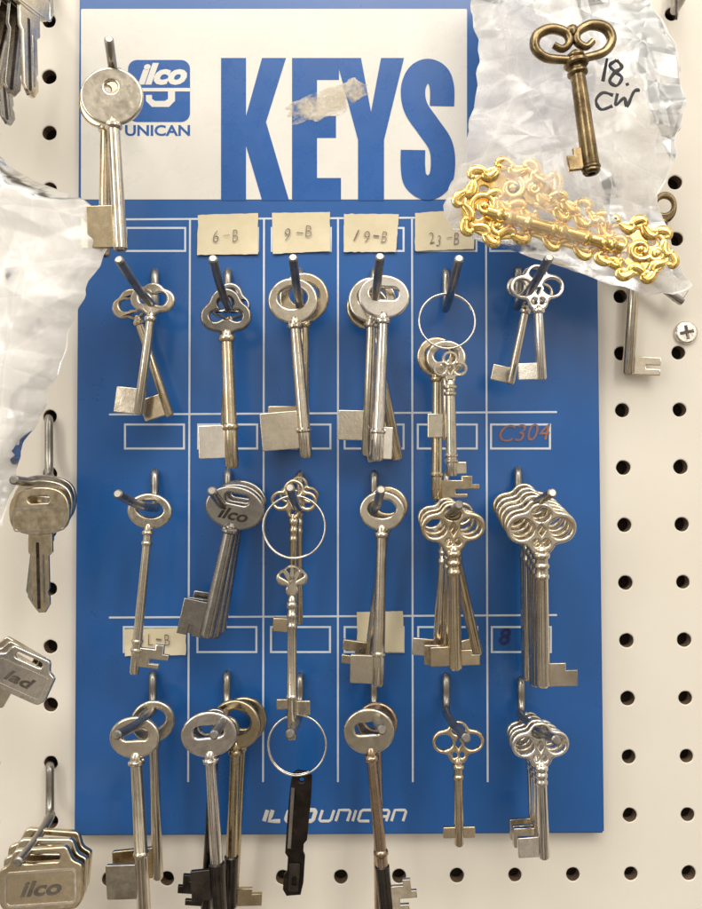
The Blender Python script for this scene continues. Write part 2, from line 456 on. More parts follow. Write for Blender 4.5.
# ------------------------------------------------------------ hooks
def hook(base, tip, dt=52, r=1.75, label_="bent steel wire hook poking out of the blue board", wd=0, drop=36):
    bx, by = base
    P = [W(bx, by, wd-4), W(bx, by, wd+1), W(bx, by+3, wd+3.5), W(bx, by+9, wd+4.4), W(bx+(0), by+drop*.62, wd+5), W(bx, by+drop*.92, wd+8), W(bx, by+drop, wd+13)]
    T = W(*tip, dt)
    P = [Vector(p) for p in P]
    e = P[-1]; mid = e.lerp(T, .5)+Vector((0, 0, -.0012))
    path = catmull(P+[mid, T], 6)
    b0 = Vector(path[0]); n = len(path)
    R = [r/1000]*n
    dirn = (path[-1]-path[-2]).normalized()
    path += [path[-1]+dirn*.0005]; R[-1] = r/1000; R.append(r*.7/1000)
    o = mk("wire_hook", tube([p-b0 for p in path], R, seg=14), M['hook'])
    o.location = b0; o["label"] = label_; o["category"] = "hook"; o["group"] = "wire hooks"
    return o
HK = [((155,272),(119,260)),((228,272),(213,259)),((300,272),(293,258)),((374,272),(380,257)),((446,272),(459,259)),((518,270),(549,258)),
      ((155,472),(118,494)),((228,472),(212,491)),((300,474),(290,488)),((374,474),(381,490)),((446,474),(459,505)),((518,470),(552,493)),
      ((153,674),(117,735)),((227,674),(214,735)),((300,676),(290,734)),((374,676),(382,730)),((446,676),(466,738)),((521,680),(556,740)),
      ((119,72),(109,40))]
for b_, t_ in HK: hook(b_, t_)
hook((584, 104), (575, 52), 48, 1.3, drop=12)
hook((49, 418), (14, 480), 46, 1.8, "steel wire peg hook poking out of the pegboard", WD, 60)
hook((50, 765), (18, 862), 46, 1.8, "steel wire peg hook poking out of the pegboard", WD, 52)
hook((675, -20), (690, -22), 30, 1.8, "steel wire peg hook poking out of the pegboard", WD, 30)
hook((49, -20), (25, -30), 46, 1.8, "steel wire peg hook poking out of the pegboard", WD, 30)

# ------------------------------------------------------------ skeleton keys
BITS = {
 'plain': [(0,0),(.97,.0),(1,.04),(1,.96),(.96,1),(0,1)],
 'slot': [(0,0),(1,0),(1,.36),(.5,.36),(.5,.56),(1,.56),(1,1),(0,1)],
 'step': [(0,0),(1,0),(1,.68),(.62,.68),(.62,1),(0,1)],
 'fork': [(0,0),(.7,0),(.7,.18),(.4,.18),(.4,.38),(1,.38),(1,.62),(.82,.62),(.82,1),(.55,1),(.55,.8),(0,.8)],
 'notch': [(0,0),(.42,0),(.42,.3),(.6,.3),(.6,0),(1,0),(1,1),(0,1)],
}
def bow_outlines(kind, w, h):
    if kind == 'oval':
        return [circ(0, 0, w/2, h/2, 48), circ(0, h*.06, w*.29, h*.23, 32)]
    if kind == 'slotoval':
        return [circ(0, 0, w/2, h/2, 48), rrect(-w*.27, -h*.06, w*.27, h*.2, h*.12)]
    if kind == 'stamped':
        return [circ(0, 0, w/2, h/2, 48), rrect(-w*.2, h*.1, w*.2, h*.32, h*.1)]
    if kind == 'disc':
        return [circ(0, 0, w/2, h/2, 56), circ(0, h*.16, w*.1, w*.1, 20)]
    if kind == 'kidney':
        out = union([(-w*.24, 0, w*.26), (w*.24, 0, w*.26), (0, h*.12, h*.36), (0, -h*.15, h*.3)])
        inn = [(x*1.0, y+h*.04) for x, y in union([(-w*.17, 0, w*.14), (w*.17, 0, w*.14), (0, -h*.04, h*.15)], 48, h*.08)]
        return [out, inn]
    if kind == 'heart':
        cs_ = [(-w*.21, -h*.08, w*.28), (w*.21, -h*.08, w*.28), (0, h*.2, w*.3), (0, -h*.25, w*.2)]
        inn = union([(-w*.2, -h*.07, w*.11), (w*.2, -h*.07, w*.11), (0, h*.2, w*.14), (0, 0, w*.12)], 60, w*.08, 2)
        return [union(cs_, smooth=4), inn]
    if kind == 'trefoil':
        cs_ = [(-w*.28, -h*.03, w*.22), (w*.28, -h*.03, w*.22), (0, h*.25, w*.23), (0, -h*.3, w*.16), (0, 0, w*.2)]
        hs = [circ(-w*.285, -h*.02, w*.135, w*.13, 22), circ(w*.285, -h*.02, w*.135, w*.13, 22), circ(0, h*.27, w*.14, w*.13, 22),
              [(0, -h*.15), (w*.08, -h*.02), (0, h*.07), (-w*.08, -h*.02)], circ(0, -h*.30, w*.055, w*.06, 14)]
        return [union(cs_)]+hs
    if kind == 'wide':
        cs_ = [(-w*.29, h*.0, w*.225), (w*.29, h*.0, w*.225), (0, h*.22, w*.21), (0, -h*.28, w*.2), (0, 0, w*.25), (-w*.2, 0, w*.24), (w*.2, 0, w*.24)]
        hs = [circ(-w*.275, -h*.01, w*.165, w*.145, 26), circ(w*.275, -h*.01, w*.165, w*.145, 26), circ(0, h*.27, w*.13, w*.1, 22),
              [(0, -h*.15), (w*.06, -h*.04), (0, h*.06), (-w*.06, -h*.04)], circ(-w*.07, -h*.29, w*.045, w*.05, 12), circ(w*.07, -h*.29, w*.045, w*.05, 12)]
        return [union(cs_, smooth=2)]+hs
    if kind == 'fan':
        hs = []
        for a in (-50, -17, 17, 50):
            t = math.radians(90+a); c_, s_ = math.cos(t), math.sin(t)
            hs.append([(c_*(w*.08+u)+(-s_)*v, s_*(w*.08+u)+c_*v) for u, v in ((0,-1.2),(w*.3,-2.8),(w*.33,0),(w*.3,2.8),(0,1.2))])
        return [union([(-w*.25, h*.1, w*.23), (w*.25, h*.1, w*.23), (0, h*.18, w*.3), (0, -h*.2, w*.2)])]+hs
def make_key(bow, tip, d, kind, w, h, sr, bits, mat, label_, collars=((.06, 1.5, 5),), taper=.85, yaw=None, bitmat=None, group="old skeleton keys", bowmat=None, shankmat=None, lean=0, cat="key", th=5.5, name="skeleton_key", dark_end=None, stamp=None):
    B, T = W(*bow, d), W(*tip, d+lean)
    v = T-B; L = math.hypot(tip[0]-bow[0], tip[1]-bow[1]); k = v.length/L
    if yaw is None: yaw = random.uniform(-9, 9)
    e = empty(name, B, label_, cat, group)
    zz = (-v).normalized(); yy = Vector((0, 1, 0)); xx = yy.cross(zz).normalized(); yy = zz.cross(xx)
    m = Matrix((xx, yy, zz)).transposed() @ Matrix.Rotation(math.radians(yaw), 3, 'Z') @ Matrix.Rotation(math.radians(random.uniform(-2.5, 4)), 3, 'X')
    e.rotation_euler = m.to_euler()
    me = plate2d(bow_outlines(kind, w, h), th, min(2.3, th*.42), 4); key_xform(me, k); finish(me, M[bowmat or mat]); bo = obj("bow", me, e, True)
    if stamp:
        me = text2d(stamp, .03, .3); xs = [q.co.x for q in me.vertices]; w_ = max(xs)-min(xs); x0 = min(xs)
        for q in me.vertices: q.co.x = (q.co.x-x0)/w_*w*.5-w*.25; q.co.y = q.co.y*h*.36-h*.27
        key_xform(me, k, -(th/2+.15)*k); finish(me, M['dark']); obj("stamped_lettering", me, bo)
    top = -h*.40
    Ls = L+top
    prof = [(sr*.55, top+2), (sr*taper, top-1)]
    stops = []
    for t, f, hh in collars:
        stops.append((t*Ls, f, hh))
    for s_, f, hh in sorted(stops):
        tt = taper+(1-taper)*min(s_/Ls*1.3, 1); r = sr*tt
        prof += [(r, top-s_+hh/2+.6), (r*f*.88, top-s_+hh/2), (r*f, top-s_+hh*.22), (r*f, top-s_-hh*.22), (r*f*.88, top-s_-hh/2), (r, top-s_-hh/2-.6)]
    prof += [(sr, -L+2), (sr*.8, -L), (sr*.45, -L), (sr*.42, -L+3)]
    V, Fa = lathe(prof); V = [(x*k, y*k, z*k) for x, y, z in V]
    mk("shank", (V, Fa), M[shankmat or mat], e, .6)
    if dark_end:
        z1 = -L+Ls*dark_end[0]
        V, Fa = lathe([(sr*.9, z1+1.5), (sr*1.18, z1), (sr*1.14, -L-1), (sr*.8, -L-2.5)]); V = [(x*k, y*k, z*k) for x, y, z in V]
        mk("shank_sleeve", (V, Fa), M[dark_end[1]], e, .6)
    for (bt, bw, bh, off, side) in bits:
        P = [(side*(sr*.5+u*(bw+sr*.5)), -L+off+vv_*bh) for u, vv_ in BITS[bt]]
        if side < 0: P = P[::-1]
        me = plate2d([P], 4.6, .8, 2); key_xform(me, k); finish(me, M[bitmat or mat]); obj("bit", me, e, True)
    return e
C1 = ((.05, 1.5, 5), (.80, 1.22, 4))
C2 = ((.05, 1.45, 5),)
CB = ((.05, 1.35, 6), (.125, 1.22, 5), (.2, 1.18, 5))
CT = ((.05, 1.5, 4), (.12, 1.35, 4), (.78, 1.25, 3), (.84, 1.25, 3))
K = make_key
K((106,101),(107,258),34,'disc',56,56,6,[('plain',18,42,8,-1)],'warm',"nickel skeleton key with solid round bow behind another", C2)
K((112,97),(120,250),42,'disc',62,58,7,[('plain',24,42,3,-1)],'nickel',"nickel skeleton key with solid round bow and brassy bit", C2, bitmat='brass', yaw=4)
# row 1
K((133,305),(170,416),11,'kidney',42,34,4.6,[('plain',20,22,2,-1)],'warm',"small nickel key with oval bow swung sideways on hook", C2)
K((153,300),(139,415),19,'kidney',46,36,5,[('plain',20,26,0,-1)],'nickel',"small nickel key with oval bow and square bit", C2, yaw=-5)
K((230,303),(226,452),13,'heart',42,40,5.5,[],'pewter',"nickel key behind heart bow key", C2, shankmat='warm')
K((226,313),(232,468),22,'heart',52,48,6.8,[('plain',25,33,10,-1)],'darkbow',"long key with dark heart shaped bow and bright bit", ((.05,1.5,6),(.70,1.25,6)), shankmat='warm', bitmat='bright', yaw=6)
K((304,298),(303,452),12,'oval',50,50,6,[('plain',30,36,10,-1)],'warm',"nickel key with large oval bow hanging behind", C2)
K((293,301),(306,458),21,'oval',50,46,6.6,[('plain',36,38,10,-1)],'nickel',"nickel key with oval bow and large square bit", C1, yaw=3)
K((368,308),(398,460),10,'oval',44,44,6,[('plain',24,40,3,-1)],'warm',"nickel key with oval bow swung out on hook", C2)
K((372,300),(367,456),16,'oval',48,46,5.8,[('plain',24,30,15,-1)],'nickel',"nickel key with oval bow and plain bit", C2, yaw=-7)
K((384,297),(377,461),24,'slotoval',52,44,6.4,[('plain',8,32,2,1)],'bright',"bright nickel key with oval slotted bow", C1, yaw=2)
K((437,357),(438,500),18,'oval',42,40,5.8,[('fork',38,22,2,1)],'warm',"long nickel key hung from a thin wire ring", C1)
K((446,358),(446,440),22,'oval',40,36,4.6,[('plain',14,24,2,-1)],'nickel',"nickel key hung from a thin wire ring", C2)
K((450,368),(452,476),29,'trefoil',35,36,5.6,[('plain',9,12,2,1)],'nickel',"small key with three lobed bow on wire ring", CT, yaw=4)
K((530,289),(510,384),17,'trefoil',48,48,4.6,[('plain',16,16,0,-1)],'nickel',"small key with openwork bow swung sideways", C2)
K((537,287),(541,380),27,'wide',54,52,5.4,[('plain',18,17,0,-1)],'bright',"small bright key with openwork three lobed bow", C2, yaw=5)
K((637,228),(629,374),0,'oval',42,40,6.2,[('slot',24,18,0,1)],'nickel',"silvery steel key hung beside the blue board", C2, yaw=-8)
K((626,262),(682,303),2,'oval',20,18,4,[('plain',9,10,2,1)],'pewter',"small dark steel key tucked behind plastic bag", C2)
K((664,208),(659,262),2,'oval',24,32,4,[],'bronze',"bronze key bow half hidden by plastic bag", C2)
# row 2
K((150,511),(134,674),23,'oval',46,36,4.8,[('fork',29,24,8,1)],'nickel',"slim nickel key with oval bow and notched bit", CT, yaw=-4)
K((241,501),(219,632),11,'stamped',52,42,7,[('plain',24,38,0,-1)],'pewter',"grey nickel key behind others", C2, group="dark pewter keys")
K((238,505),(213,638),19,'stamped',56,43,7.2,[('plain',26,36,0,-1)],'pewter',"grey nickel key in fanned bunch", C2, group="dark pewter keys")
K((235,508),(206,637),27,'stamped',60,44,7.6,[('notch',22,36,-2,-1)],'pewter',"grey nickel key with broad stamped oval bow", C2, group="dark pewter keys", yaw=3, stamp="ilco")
K((294,500),(291,634),20,'trefoil',48,40,4.8,[('plain',15,14,0,-1)],'warm',"ornate nickel key with openwork bow", CB)
K((299,494),(298,625),13,'trefoil',40,36,4.2,[],'warm',"ornate nickel key behind another", CB)
K((292,582),(292,738),29,'fan',34,40,5.2,[('plain',10,10,30,-1),('plain',13,14,24,1)],'nickel',"slim nickel key with slotted fan bow", CB+((.7,1.2,4),), yaw=3)
K((387,506),(367,682),14,'oval',42,40,5.6,[('slot',23,24,14,-1)],'warm',"nickel key with oval bow swung slightly sideways", C2)
K((382,511),(378,685),23,'oval',46,40,6.2,[('plain',22,28,2,-1)],'nickel',"nickel key with oval bow and square bit", C1, yaw=-3)
K((447,517),(478,655),14,'wide',54,44,5.8,[('plain',18,18,0,-1)],'warm',"ornate nickel key swung out from bunch", CB)
K((446,519),(438,658),22,'wide',56,46,6.2,[('plain',20,17,2,-1)],'nickel',"ornate nickel key in bunch", CB)
K((450,523),(449,666),30,'wide',60,48,6.6,[('plain',18,20,0,-1)],'warm',"ornate nickel key in bunch", CB)
K((453,527),(457,672),38,'wide',64,52,7.2,[('plain',18,20,4,-1),('step',18,16,4,1)],'warm',"ornate nickel key with three lobed bow on front", CB, yaw=3)
for i in range(6):
    t = i/5
    K((524+17*t, 506+22*t), (527+19*t, 680+10*t), 8+33*t, 'wide', 62+8*t, 46+6*t, 5.4+2.0*t, [('step', 28, 24, 0, 1)] if i == 5 else [], 'warm' if i % 2 == 0 else 'nickel',
      "ornate openwork nickel key in stacked row of keys", CB, yaw=random.uniform(-4, 4), group="stacked ornate nickel keys")
# row 3
K((153,721),(158,878),14,'oval',44,42,5.4,[('plain',38,30,2,-1)],'nickel',"nickel key with oval bow behind another", C2, bitmat='brass')
K((135,737),(146,918),24,'slotoval',52,42,6.8,[('plain',30,34,22,-1)],'nickel',"long nickel key with oval bow and worn bit", ((.05,1.45,5),(.6,1.2,5)), yaw=-4)
K((243,720),(232,912),9,'oval',48,48,5.6,[('step',24,18,2,1)],'brass',"worn brass key behind dark key", C2)
K((236,724),(228,908),16,'oval',52,50,6,[],'brass',"worn brass key with round bow", C2, dark_end=(.3,'dark'))
K((209,734),(220,918),27,'slotoval',56,46,6.6,[('plain',20,30,20,-1)],'bright',"bright silver key with oval bow and blackened end", C2, yaw=4, shankmat='bright', dark_end=(.33,'dark'), bitmat='dark')
K((215,728),(206,915),20,'kidney',50,42,5.4,[('fork',24,30,10,-1)],'pewter',"dark steel key with notched bit", C2, shankmat='dark', bitmat='dark')
K((377,722),(380,905),14,'oval',42,40,5.2,[],'copper',"coppery key behind slotted bow key", C2)
K((369,731),(387,915),25,'slotoval',52,46,6.2,[('fork',26,30,6,1)],'nickel',"long key with slotted oval bow and coppery shank", ((.05,1.45,5),(.62,1.25,6)), yaw=-3, shankmat='copper', dark_end=(.30,'dark'))
K((458,741),(459,845),25,'wide',52,46,5,[('plain',11,11,8,-1),('plain',11,11,8,1)],'warm',"small golden nickel key with three lobed bow", ((.08,1.5,4),(.2,1.3,4)), yaw=2)
for i in range(4):
    t = i/3
    K((530+10*t, 731+13*t), (534+10*t, 838+20*t), 12+24*t, 'wide', 48+10*t, 42+6*t, 5.4+.8*t, [('plain',20,20,2,-1)], 'bright' if i == 3 else 'nickel',
      "small ornate nickel key in short stack", CB, yaw=random.uniform(-5, 5), group="short stack of ornate keys")
# antique bronze key in front of bag
AD = 53
e = K((574,48),(590,176),AD,'oval',24,16,8.5,[('step',14,22,5,-1)],'bronze',"antique bronze key with double loop bow over plastic bag", ((.02,1.3,4),(.08,1.75,6),(.16,1.4,5),(.95,1.1,4)), taper=.8, group="antique keys", yaw=2)
kk = (W(575,48,AD)-W(574,48,AD)).length
for o in list(e.children):
    if o.name.startswith("bow"): bpy.data.objects.remove(o)
lp = []
for sx in (-1, 1):
    P = [(0,0,-12),(sx*13,0,-11),(sx*30,0,-7),(sx*39,0,4),(sx*35,0,17),(sx*20,0,22),(sx*6,0,16),(sx*4,0,6),(sx*12,0,0),(sx*20,0,5)]
    pp = catmull(P, 7); n = len(pp)
    R = [5.4*(1-.35*abs(i/n-.45)*2) for i in range(n)]
    lp.append(tube([Vector(p)*kk for p in pp], [r*kk for r in R], seg=12))
lp.append(blob((0, 0, -12*kk), 8*kk, 1.2, 0, .9)); lp.append(blob((0, 0, 17*kk), 7*kk, 1, 0, .9))
mk("bow", join(lp), M['bronze'], e)

# ------------------------------------------------------------ rings
def ring(c, r, d, label_, tk=.95):
    b = W(*c, d); k = (W(c[0]+1, c[1], d)-b).length
    P = [Vector((r*k*math.cos(a), .0012*math.sin(a*1.0), r*k*math.sin(a))) for a in [2*math.pi*i/72 for i in range(72)]]
    v1 = tube(P, tk*k*1.1, True, 10)
    P2 = [p*.985+Vector((0, .0009, 0)) for p in P[5:60]]
    v2 = tube(P2, tk*k*.9, False, 10)
    o = mk("wire_ring", join([v1, v2]), M['bright']); o.location = b
    o["label"] = label_; o["category"] = "key ring"; o["group"] = "thin wire rings"
ring((447,321), 28, 27, "thin silver wire ring on hook holding keys")
ring((294,527), 31, 32, "thin silver wire ring looped round ornate key")
ring((297,745), 29, 27, "thin silver wire ring holding blackened key")

b = W(300, 776, 25); k = (W(301,776,25)-b).length
e = empty("flat_key", b, "blackened flat steel key on wire ring", "key", "old skeleton keys", (0, math.radians(3.5), 0))
pl = [(-8,2),(-3,6),(8,5),(12,1),(12.5,-20),(11,-62),(8,-66),(8,-74),(10,-78),(10,-104),(8,-116),(-6,-118),(-10,-112),(-10,-98),(-7,-94),(-7,-80),(-10,-76),(-10,-40),(-9,-10)]
me = plate2d([pl, circ(2,-3,2.5,n=16)], 5, 1.2, 2)
key_xform(me, k); finish(me, M['black']); obj("body", me, e, True)
me = plate2d([[(-8,-10),(-4,-10),(-4,-70),(-8,-70)]], 3, .7, 1); key_xform(me, k, -.0014); finish(me, M['pewter']); obj("edge_rib", me, e, True)
me = plate2d([rrect(-5,-112,6,-84,2), rrect(-1,-106,3,-97,1.2)], 3, .6, 1); key_xform(me, k, -.0014); finish(me, M['dark']); obj("bit", me, e, True)

# ------------------------------------------------------------ modern flat keys
def modern(c, ang, d, sc_, label_, text=None, yaw=0, mat='nickel', blade=True, pitch=0, square=False):
    b = W(*c, d); k = (W(c[0]+1, c[1], d)-b).length*sc_
    e = empty("house_key", b, label_, "key", None)
    e["group"] = "modern cylinder keys"
    e.rotation_euler = (Matrix.Rotation(math.radians(ang), 3, 'Y') @ Matrix.Rotation(math.radians(pitch), 3, 'X') @ Matrix.Rotation(math.radians(yaw), 3, 'Z')).to_euler()
    if square:
        base = [(-30,-17),(-30,7),(-23,10),(-19,20),(19,20),(23,10),(30,7),(30,-17),(25,-23),(-25,-23)]
        out = []; nb = len(base)
        for i, p in enumerate(base):
            a0, a1 = Vector((*base[i-1],0)), Vector((*base[(i+1) % nb],0)); q = Vector((*p,0))
            u1 = q+(a0-q).normalized()*2.6; u2 = q+(a1-q).normalized()*2.6
            for t in (0,.33,.66,1): out.append(u1*(1-t)**2+q*2*t*(1-t)+u2*t*t)
        slot = rrect(-14, 10, 14, 16, 2.8)
    else:
        out = catmull([(-27,-14,0),(-30,4,0),(-24,18,0),(-10,24,0),(10,24,0),(24,18,0),(30,4,0),(27,-14,0),(12,-22,0),(-12,-22,0)], 6, True)
        slot = rrect(-11, 9, 11, 16, 3.4)
    me = plate2d([[(p.x, p.y) for p in out], slot], 5, 1.1, 2)
    key_xform(me, k); finish(me, M[mat]); obj("bow", me, e, True)
    if blade:
        P = [(-12,-20),(-12,-40),(-9,-44),(-9,-92),(-3,-100),(3,-100),(8,-92),(8,-84),(6,-80),(8,-76),(8,-44),(12,-40),(12,-20)]
        me = plate2d([P], 4, .6, 1); key_xform(me, k); finish(me, M[mat]); bl = obj("blade", me, e, True)
        me = plate2d([rrect(-4, -96, -1, -30, 1)], .5); key_xform(me, k, -2.15*k); finish(me, M['dark']); obj("groove", me, bl)
        me = plate2d([rrect(2, -90, 4, -42, 1)], .5); key_xform(me, k, -2.15*k); finish(me, M['pewter']); obj("groove", me, bl)
    me = plate2d([rrect(-26,-19,26,5,4), rrect(-24.5,-17.5,24.5,3.5,3)], .8); key_xform(me, k, -2.6*k); finish(me, M['bright']); obj("raised_border", me, e)
    if text:
        me = text2d(text, .03, .3); xs = [v.co.x for v in me.vertices]; w_ = max(xs)-min(xs); x0 = min(xs)
        for v in me.vertices: v.co.x = (v.co.x-x0)/w_*30-15; v.co.y = v.co.y*14-12
        key_xform(me, k, -2.8*k); finish(me, M['darkbow']); obj("stamped_lettering", me, e)
    return e
modern((43,505), 3, 30, 1.0, "bunched nickel house key hung on peg hook", mat='nickel')
modern((40,512), -2, 36, 1.0, "nickel house key blank hung on peg hook", mat='warm')
modern((46,500), 6, 22, 1.0, "bunched nickel house key behind others", mat='pewter')
for i in range(3):
    modern((14+5*i, 664+4*i), 30-3*i, 28+6*i, 1.05, "square headed nickel key blank with stamped bow", "lad" if i == 2 else None, mat='bright' if i == 2 else 'nickel', square=True, blade=(i == 0))
for i in range(3):
    modern((50-4*i, 858+9*i), 4-4*i, 20+8*i, 1.38, "square headed nickel key blank in stack on hook", "ilco" if i == 2 else None, mat='nickel' if i % 2 else 'warm', blade=(i < 1), square=True, pitch=-6)
for i in range(7):
    modern((-8+6*i, -18+1*i), 40-7*i, 30+3.2*i, 1.1, "nickel key blank fanned in bunch above", yaw=52+i*3, mat='pewter' if i % 2 else 'nickel')
for i in range(3):
    modern((-8+4*i, 30+3*i), 12-9*i, 20+5*i, .9, "dark key blank edge on at the pegboard", yaw=60, mat='pewter')
modern((676,-25), 0, 20, .45, "dark small key hung near top of pegboard", mat='dark', yaw=60)

# ------------------------------------------------------------ gilt ornament
GD = 36
gb = W(565, 225, GD); gk = (W(566,225,GD)-gb).length
ge = empty("ornamental_key", gb, "gilt baroque ornamental key inside clear plastic bag", "ornate key", "antique keys")
def gp(x, y, z=0): return Vector(((x-565)*gk, z*gk, (225-y)*gk))
def spiral(cx, cy, r0, r1, a0, turns, n=34, sq=1):
    o = []
    for i in range(n):
        t = i/(n-1); a = math.radians(a0)+turns*2*math.pi*t; r = r0*(1-t)+r1*t
        o.append(gp(cx+r*math.cos(a), cy+r*sq*math.sin(a), -2*t))
    return o
def scr(pts, r0, r1):
    n = len(pts); R = [(r0*(.7+.6*math.sin(math.pi*(i/(n-1))**.8)*.6)*(1-i/(n-1))+r1*i/(n-1))*gk for i in range(n)]
    return tube(pts, R, seg=10, flatten=.6)
def leafscroll(x, y, ang, L, curl, w0=5, z=-1.5):
    """flat C scroll like a cast acanthus frond ending in a small volute, with a centre rib"""
    pts = []; n = 20; a = ang; px, py = x, y
    for i in range(n):
        pts.append((px, py)); st = L/n; px += math.cos(a)*st; py += math.sin(a)*st; a += curl*(i/n)**1.5*.62
    R = [w0*(math.sin(math.pi*min(1, (i+2)/(n+2)))**.6*.75+.25)*gk for i in range(n)]
    out = [tube([gp(p[0], p[1], z) for p in pts], R, seg=10, flatten=.4)]
    out.append(tube([gp(p[0], p[1], z-w0*.36) for p in pts], [r*.28 for r in R], seg=6))
    out.append(blob(gp(pts[-1][0], pts[-1][1], z-1), w0*.5*gk, 1, 0, .8))
    return out
def chain(P, w0, side0=1, step=15):
    """openwork border: C scrolls springing alternately from a spine"""
    pp = catmull([(x, y, 0) for x, y in P], 10); out = []
    out.append(tube([gp(p.x, p.y, 0) for p in pp], w0*.6*gk, seg=8, flatten=.6))
    acc = 0; s = side0
    for a, b in zip(pp, pp[1:]):
        acc += (b-a).length
        if acc > step:
            acc = 0; an = math.atan2(b.y-a.y, b.x-a.x)
            out.extend(leafscroll(a.x, a.y, an+s*.75, step*1.9, -s*.8, w0)); s = -s
    return out
def web(x0, y0, rx, ry, seed, holes, tilt=0):
    """pierced cast plate with a lobed edge"""
    pts = []
    for i in range(120):
        a = 2*math.pi*i/120; r = 1+.09*abs(math.sin(5.5*a+seed))*2-.08+.05*noise.noise(Vector((math.cos(a)*3, math.sin(a)*3, seed)))
        x, y = rx*r*math.cos(a), ry*r*math.sin(a)
        pts.append((x0-565+x*math.cos(tilt)+y*math.sin(tilt), 225-y0-x*math.sin(tilt)+y*math.cos(tilt)))
    me = plate2d([pts]+[circ(hx-565, 225-hy, hr, n=16) for hx, hy, hr in holes], 3, 1.2, 2)
    key_xform(me, gk, .0006)
    r = ([Vector(v.co) for v in me.vertices], [tuple(p.vertices) for p in me.polygons]); bpy.data.meshes.remove(me); return r
parts = [web(494, 203, 30, 30, 1, [(484,190,5),(478,214,5),(500,226,4),(504,196,5),(490,206,3.5),(514,210,3.5)])]
parts += [web(530, 188, 26, 16, 3, [(520,180,4),(536,190,4),(546,180,3)])]
parts += chain([(560,200),(548,180),(520,168),(486,172),(466,192),(466,218),(484,234),(512,236),(530,228)], 5.2, 1, 12)
parts += chain([(476,196),(492,198),(508,206),(524,210)], 5.0, -1, 11)
for a in [(484,206,13,5,150,1.1),(512,188,13,4,260,1.15),(534,188,9,3,180,1.2),(498,226,9,3,10,1.2)]:
    parts.append(scr(spiral(*a), 4.2, 2.6)); parts.append(blob(gp(a[0], a[1], -2), 3.8*gk, 1, 0, .7))
mk("bow", join(parts), M['gold'], ge)
parts = []
A, B_ = gp(486, 213, -4), gp(620, 249, -4)
n = 80; pts = [A.lerp(B_, i/(n-1)) for i in range(n)]; R = []
for i in range(n):
    t = i/(n-1); q = 1
    for c_ in (.10, .18, .30, .5, .56, .74, .86, .93): q += .38*math.exp(-((t-c_)/.014)**2)
    R.append(6.4*q*gk)
parts.append(tube(pts, R, seg=16))
parts += chain([(530,192),(555,200),(580,208),(608,224)], 5.6, 1, 11)
parts += chain([(534,205),(560,212),(586,220),(606,230)], 5.4, -1, 11)
parts += chain([(520,230),(550,240),(580,249),(606,256)], 4.2, -1, 13)
mk("shank", join(parts), M['gold'], ge)
parts = [web(638, 249, 27, 18, 5, [(628,242,4),(648,258,4),(652,242,4),(624,256,3.5)], .3)]
parts += chain([(600,236),(614,226),(638,226),(660,236),(668,254),(656,270),(634,273),(612,266),(602,252)], 5.2, -1, 11)
for a in [(640,250,13,5,0,1.15,34,.85),(620,244,8,3,100,1.2),(656,254,8,3,200,-1.2)]:
    parts.append(scr(spiral(*a), 4.0, 2.6)); parts.append(blob(gp(a[0], a[1], -2), 3.8*gk, 1, 0, .7))
mk("ornate_head", join(parts), M['gold'], ge)

# ------------------------------------------------------------ plastic bags
def interp(tab, y):
    for (a, xa), (b2, xb) in zip(tab, tab[1:]):
        if y <= b2:
            t = (y-a)/(b2-a); t = t*t*(3-2*t)*.3+t*.7; return xa*(1-t)+xb*t
    return tab[-1][1]
def tri(x):
    x = x-math.floor(x); q = abs(2*x-1)
    return math.sqrt(q*q+.0006)
rnd = random.Random(11)
WAVES = [(rnd.uniform(0, math.pi), rnd.uniform(0, 1), l, a) for l, a in ((170,6.5),(125,5.0),(95,4.0),(70,2.8),(52,1.7),(38,.9),(27,.4))]
def crease(x, y, seed):
    h = 0
    for i, (an, ph, l, a) in enumerate(WAVES):
        an2 = an+seed*.9
        wx = x+l*.05*noise.noise(Vector((x/(l*1.4), y/(l*1.4), seed+i))); wy = y+l*.05*noise.noise(Vector((x/(l*1.4), y/(l*1.4), seed+i+9)))
        amp = max(0, .6+1.5*noise.noise(Vector((x/(l*1.2), y/(l*1.2), i*7+seed))))
        h += a*amp*(tri((wx*math.cos(an2)+wy*math.sin(an2))/l+ph+seed)-.5)
    return h
def bag_d(u, v, x, y, seed, base, bulge, side, amp):
    edge = max(0, math.sin(math.pi*u))*min(1, (1-v)*5)**.8
    return base+side*bulge*edge+amp*crease(x, y, seed+side*4)*(.15+.85*edge**.6)
def bag(name, lt, rt, y0, y1, base, bulge, seed, label_, amp=1.0, nu=170, nv=220, mats=('bag_front','bag_back')):
    o0_ = W((interp(lt, y1)+interp(rt, y1))/2, y1, base)
    V, Fa, MI = [], [], []
    for side in (1, -1):
        b0 = len(V)
        for j in range(nv+1):
            v = j/nv; y = y0+(y1-y0)*v
            xl = interp(lt, y)+4*(tri(y/57+seed)-.5)+2*(tri(y/23+seed)-.5); xr = interp(rt, y)+5*(tri(y/61+seed)-.5)+2.5*(tri(y/27+seed)-.5)
            for i in range(nu+1):
                u = i/nu; x = xl+(xr-xl)*u; yy = y+(4*(tri(x/41+seed)-.5)*(v-.9)*10 if v > .9 else 0)
                V.append(W(x, yy, bag_d(u, v, x, y, seed, base, bulge, side, amp))-o0_)
        for j in range(nv):
            for i in range(nu):
                a = b0+j*(nu+1)+i; Fa.append((a, a+1, a+nu+2, a+nu+1)); MI.append(0 if side > 0 else 1)
    e = empty("plastic_bag", o0_, label_, "plastic bag")
    me = bpy.data.meshes.new("film"); me.from_pydata([tuple(v) for v in V], [], Fa)
    for q in mats: me.materials.append(M[q])
    for p, q in zip(me.polygons, MI): p.material_index = q; p.use_smooth = True
    obj("film", me, e)
    return e, o0_
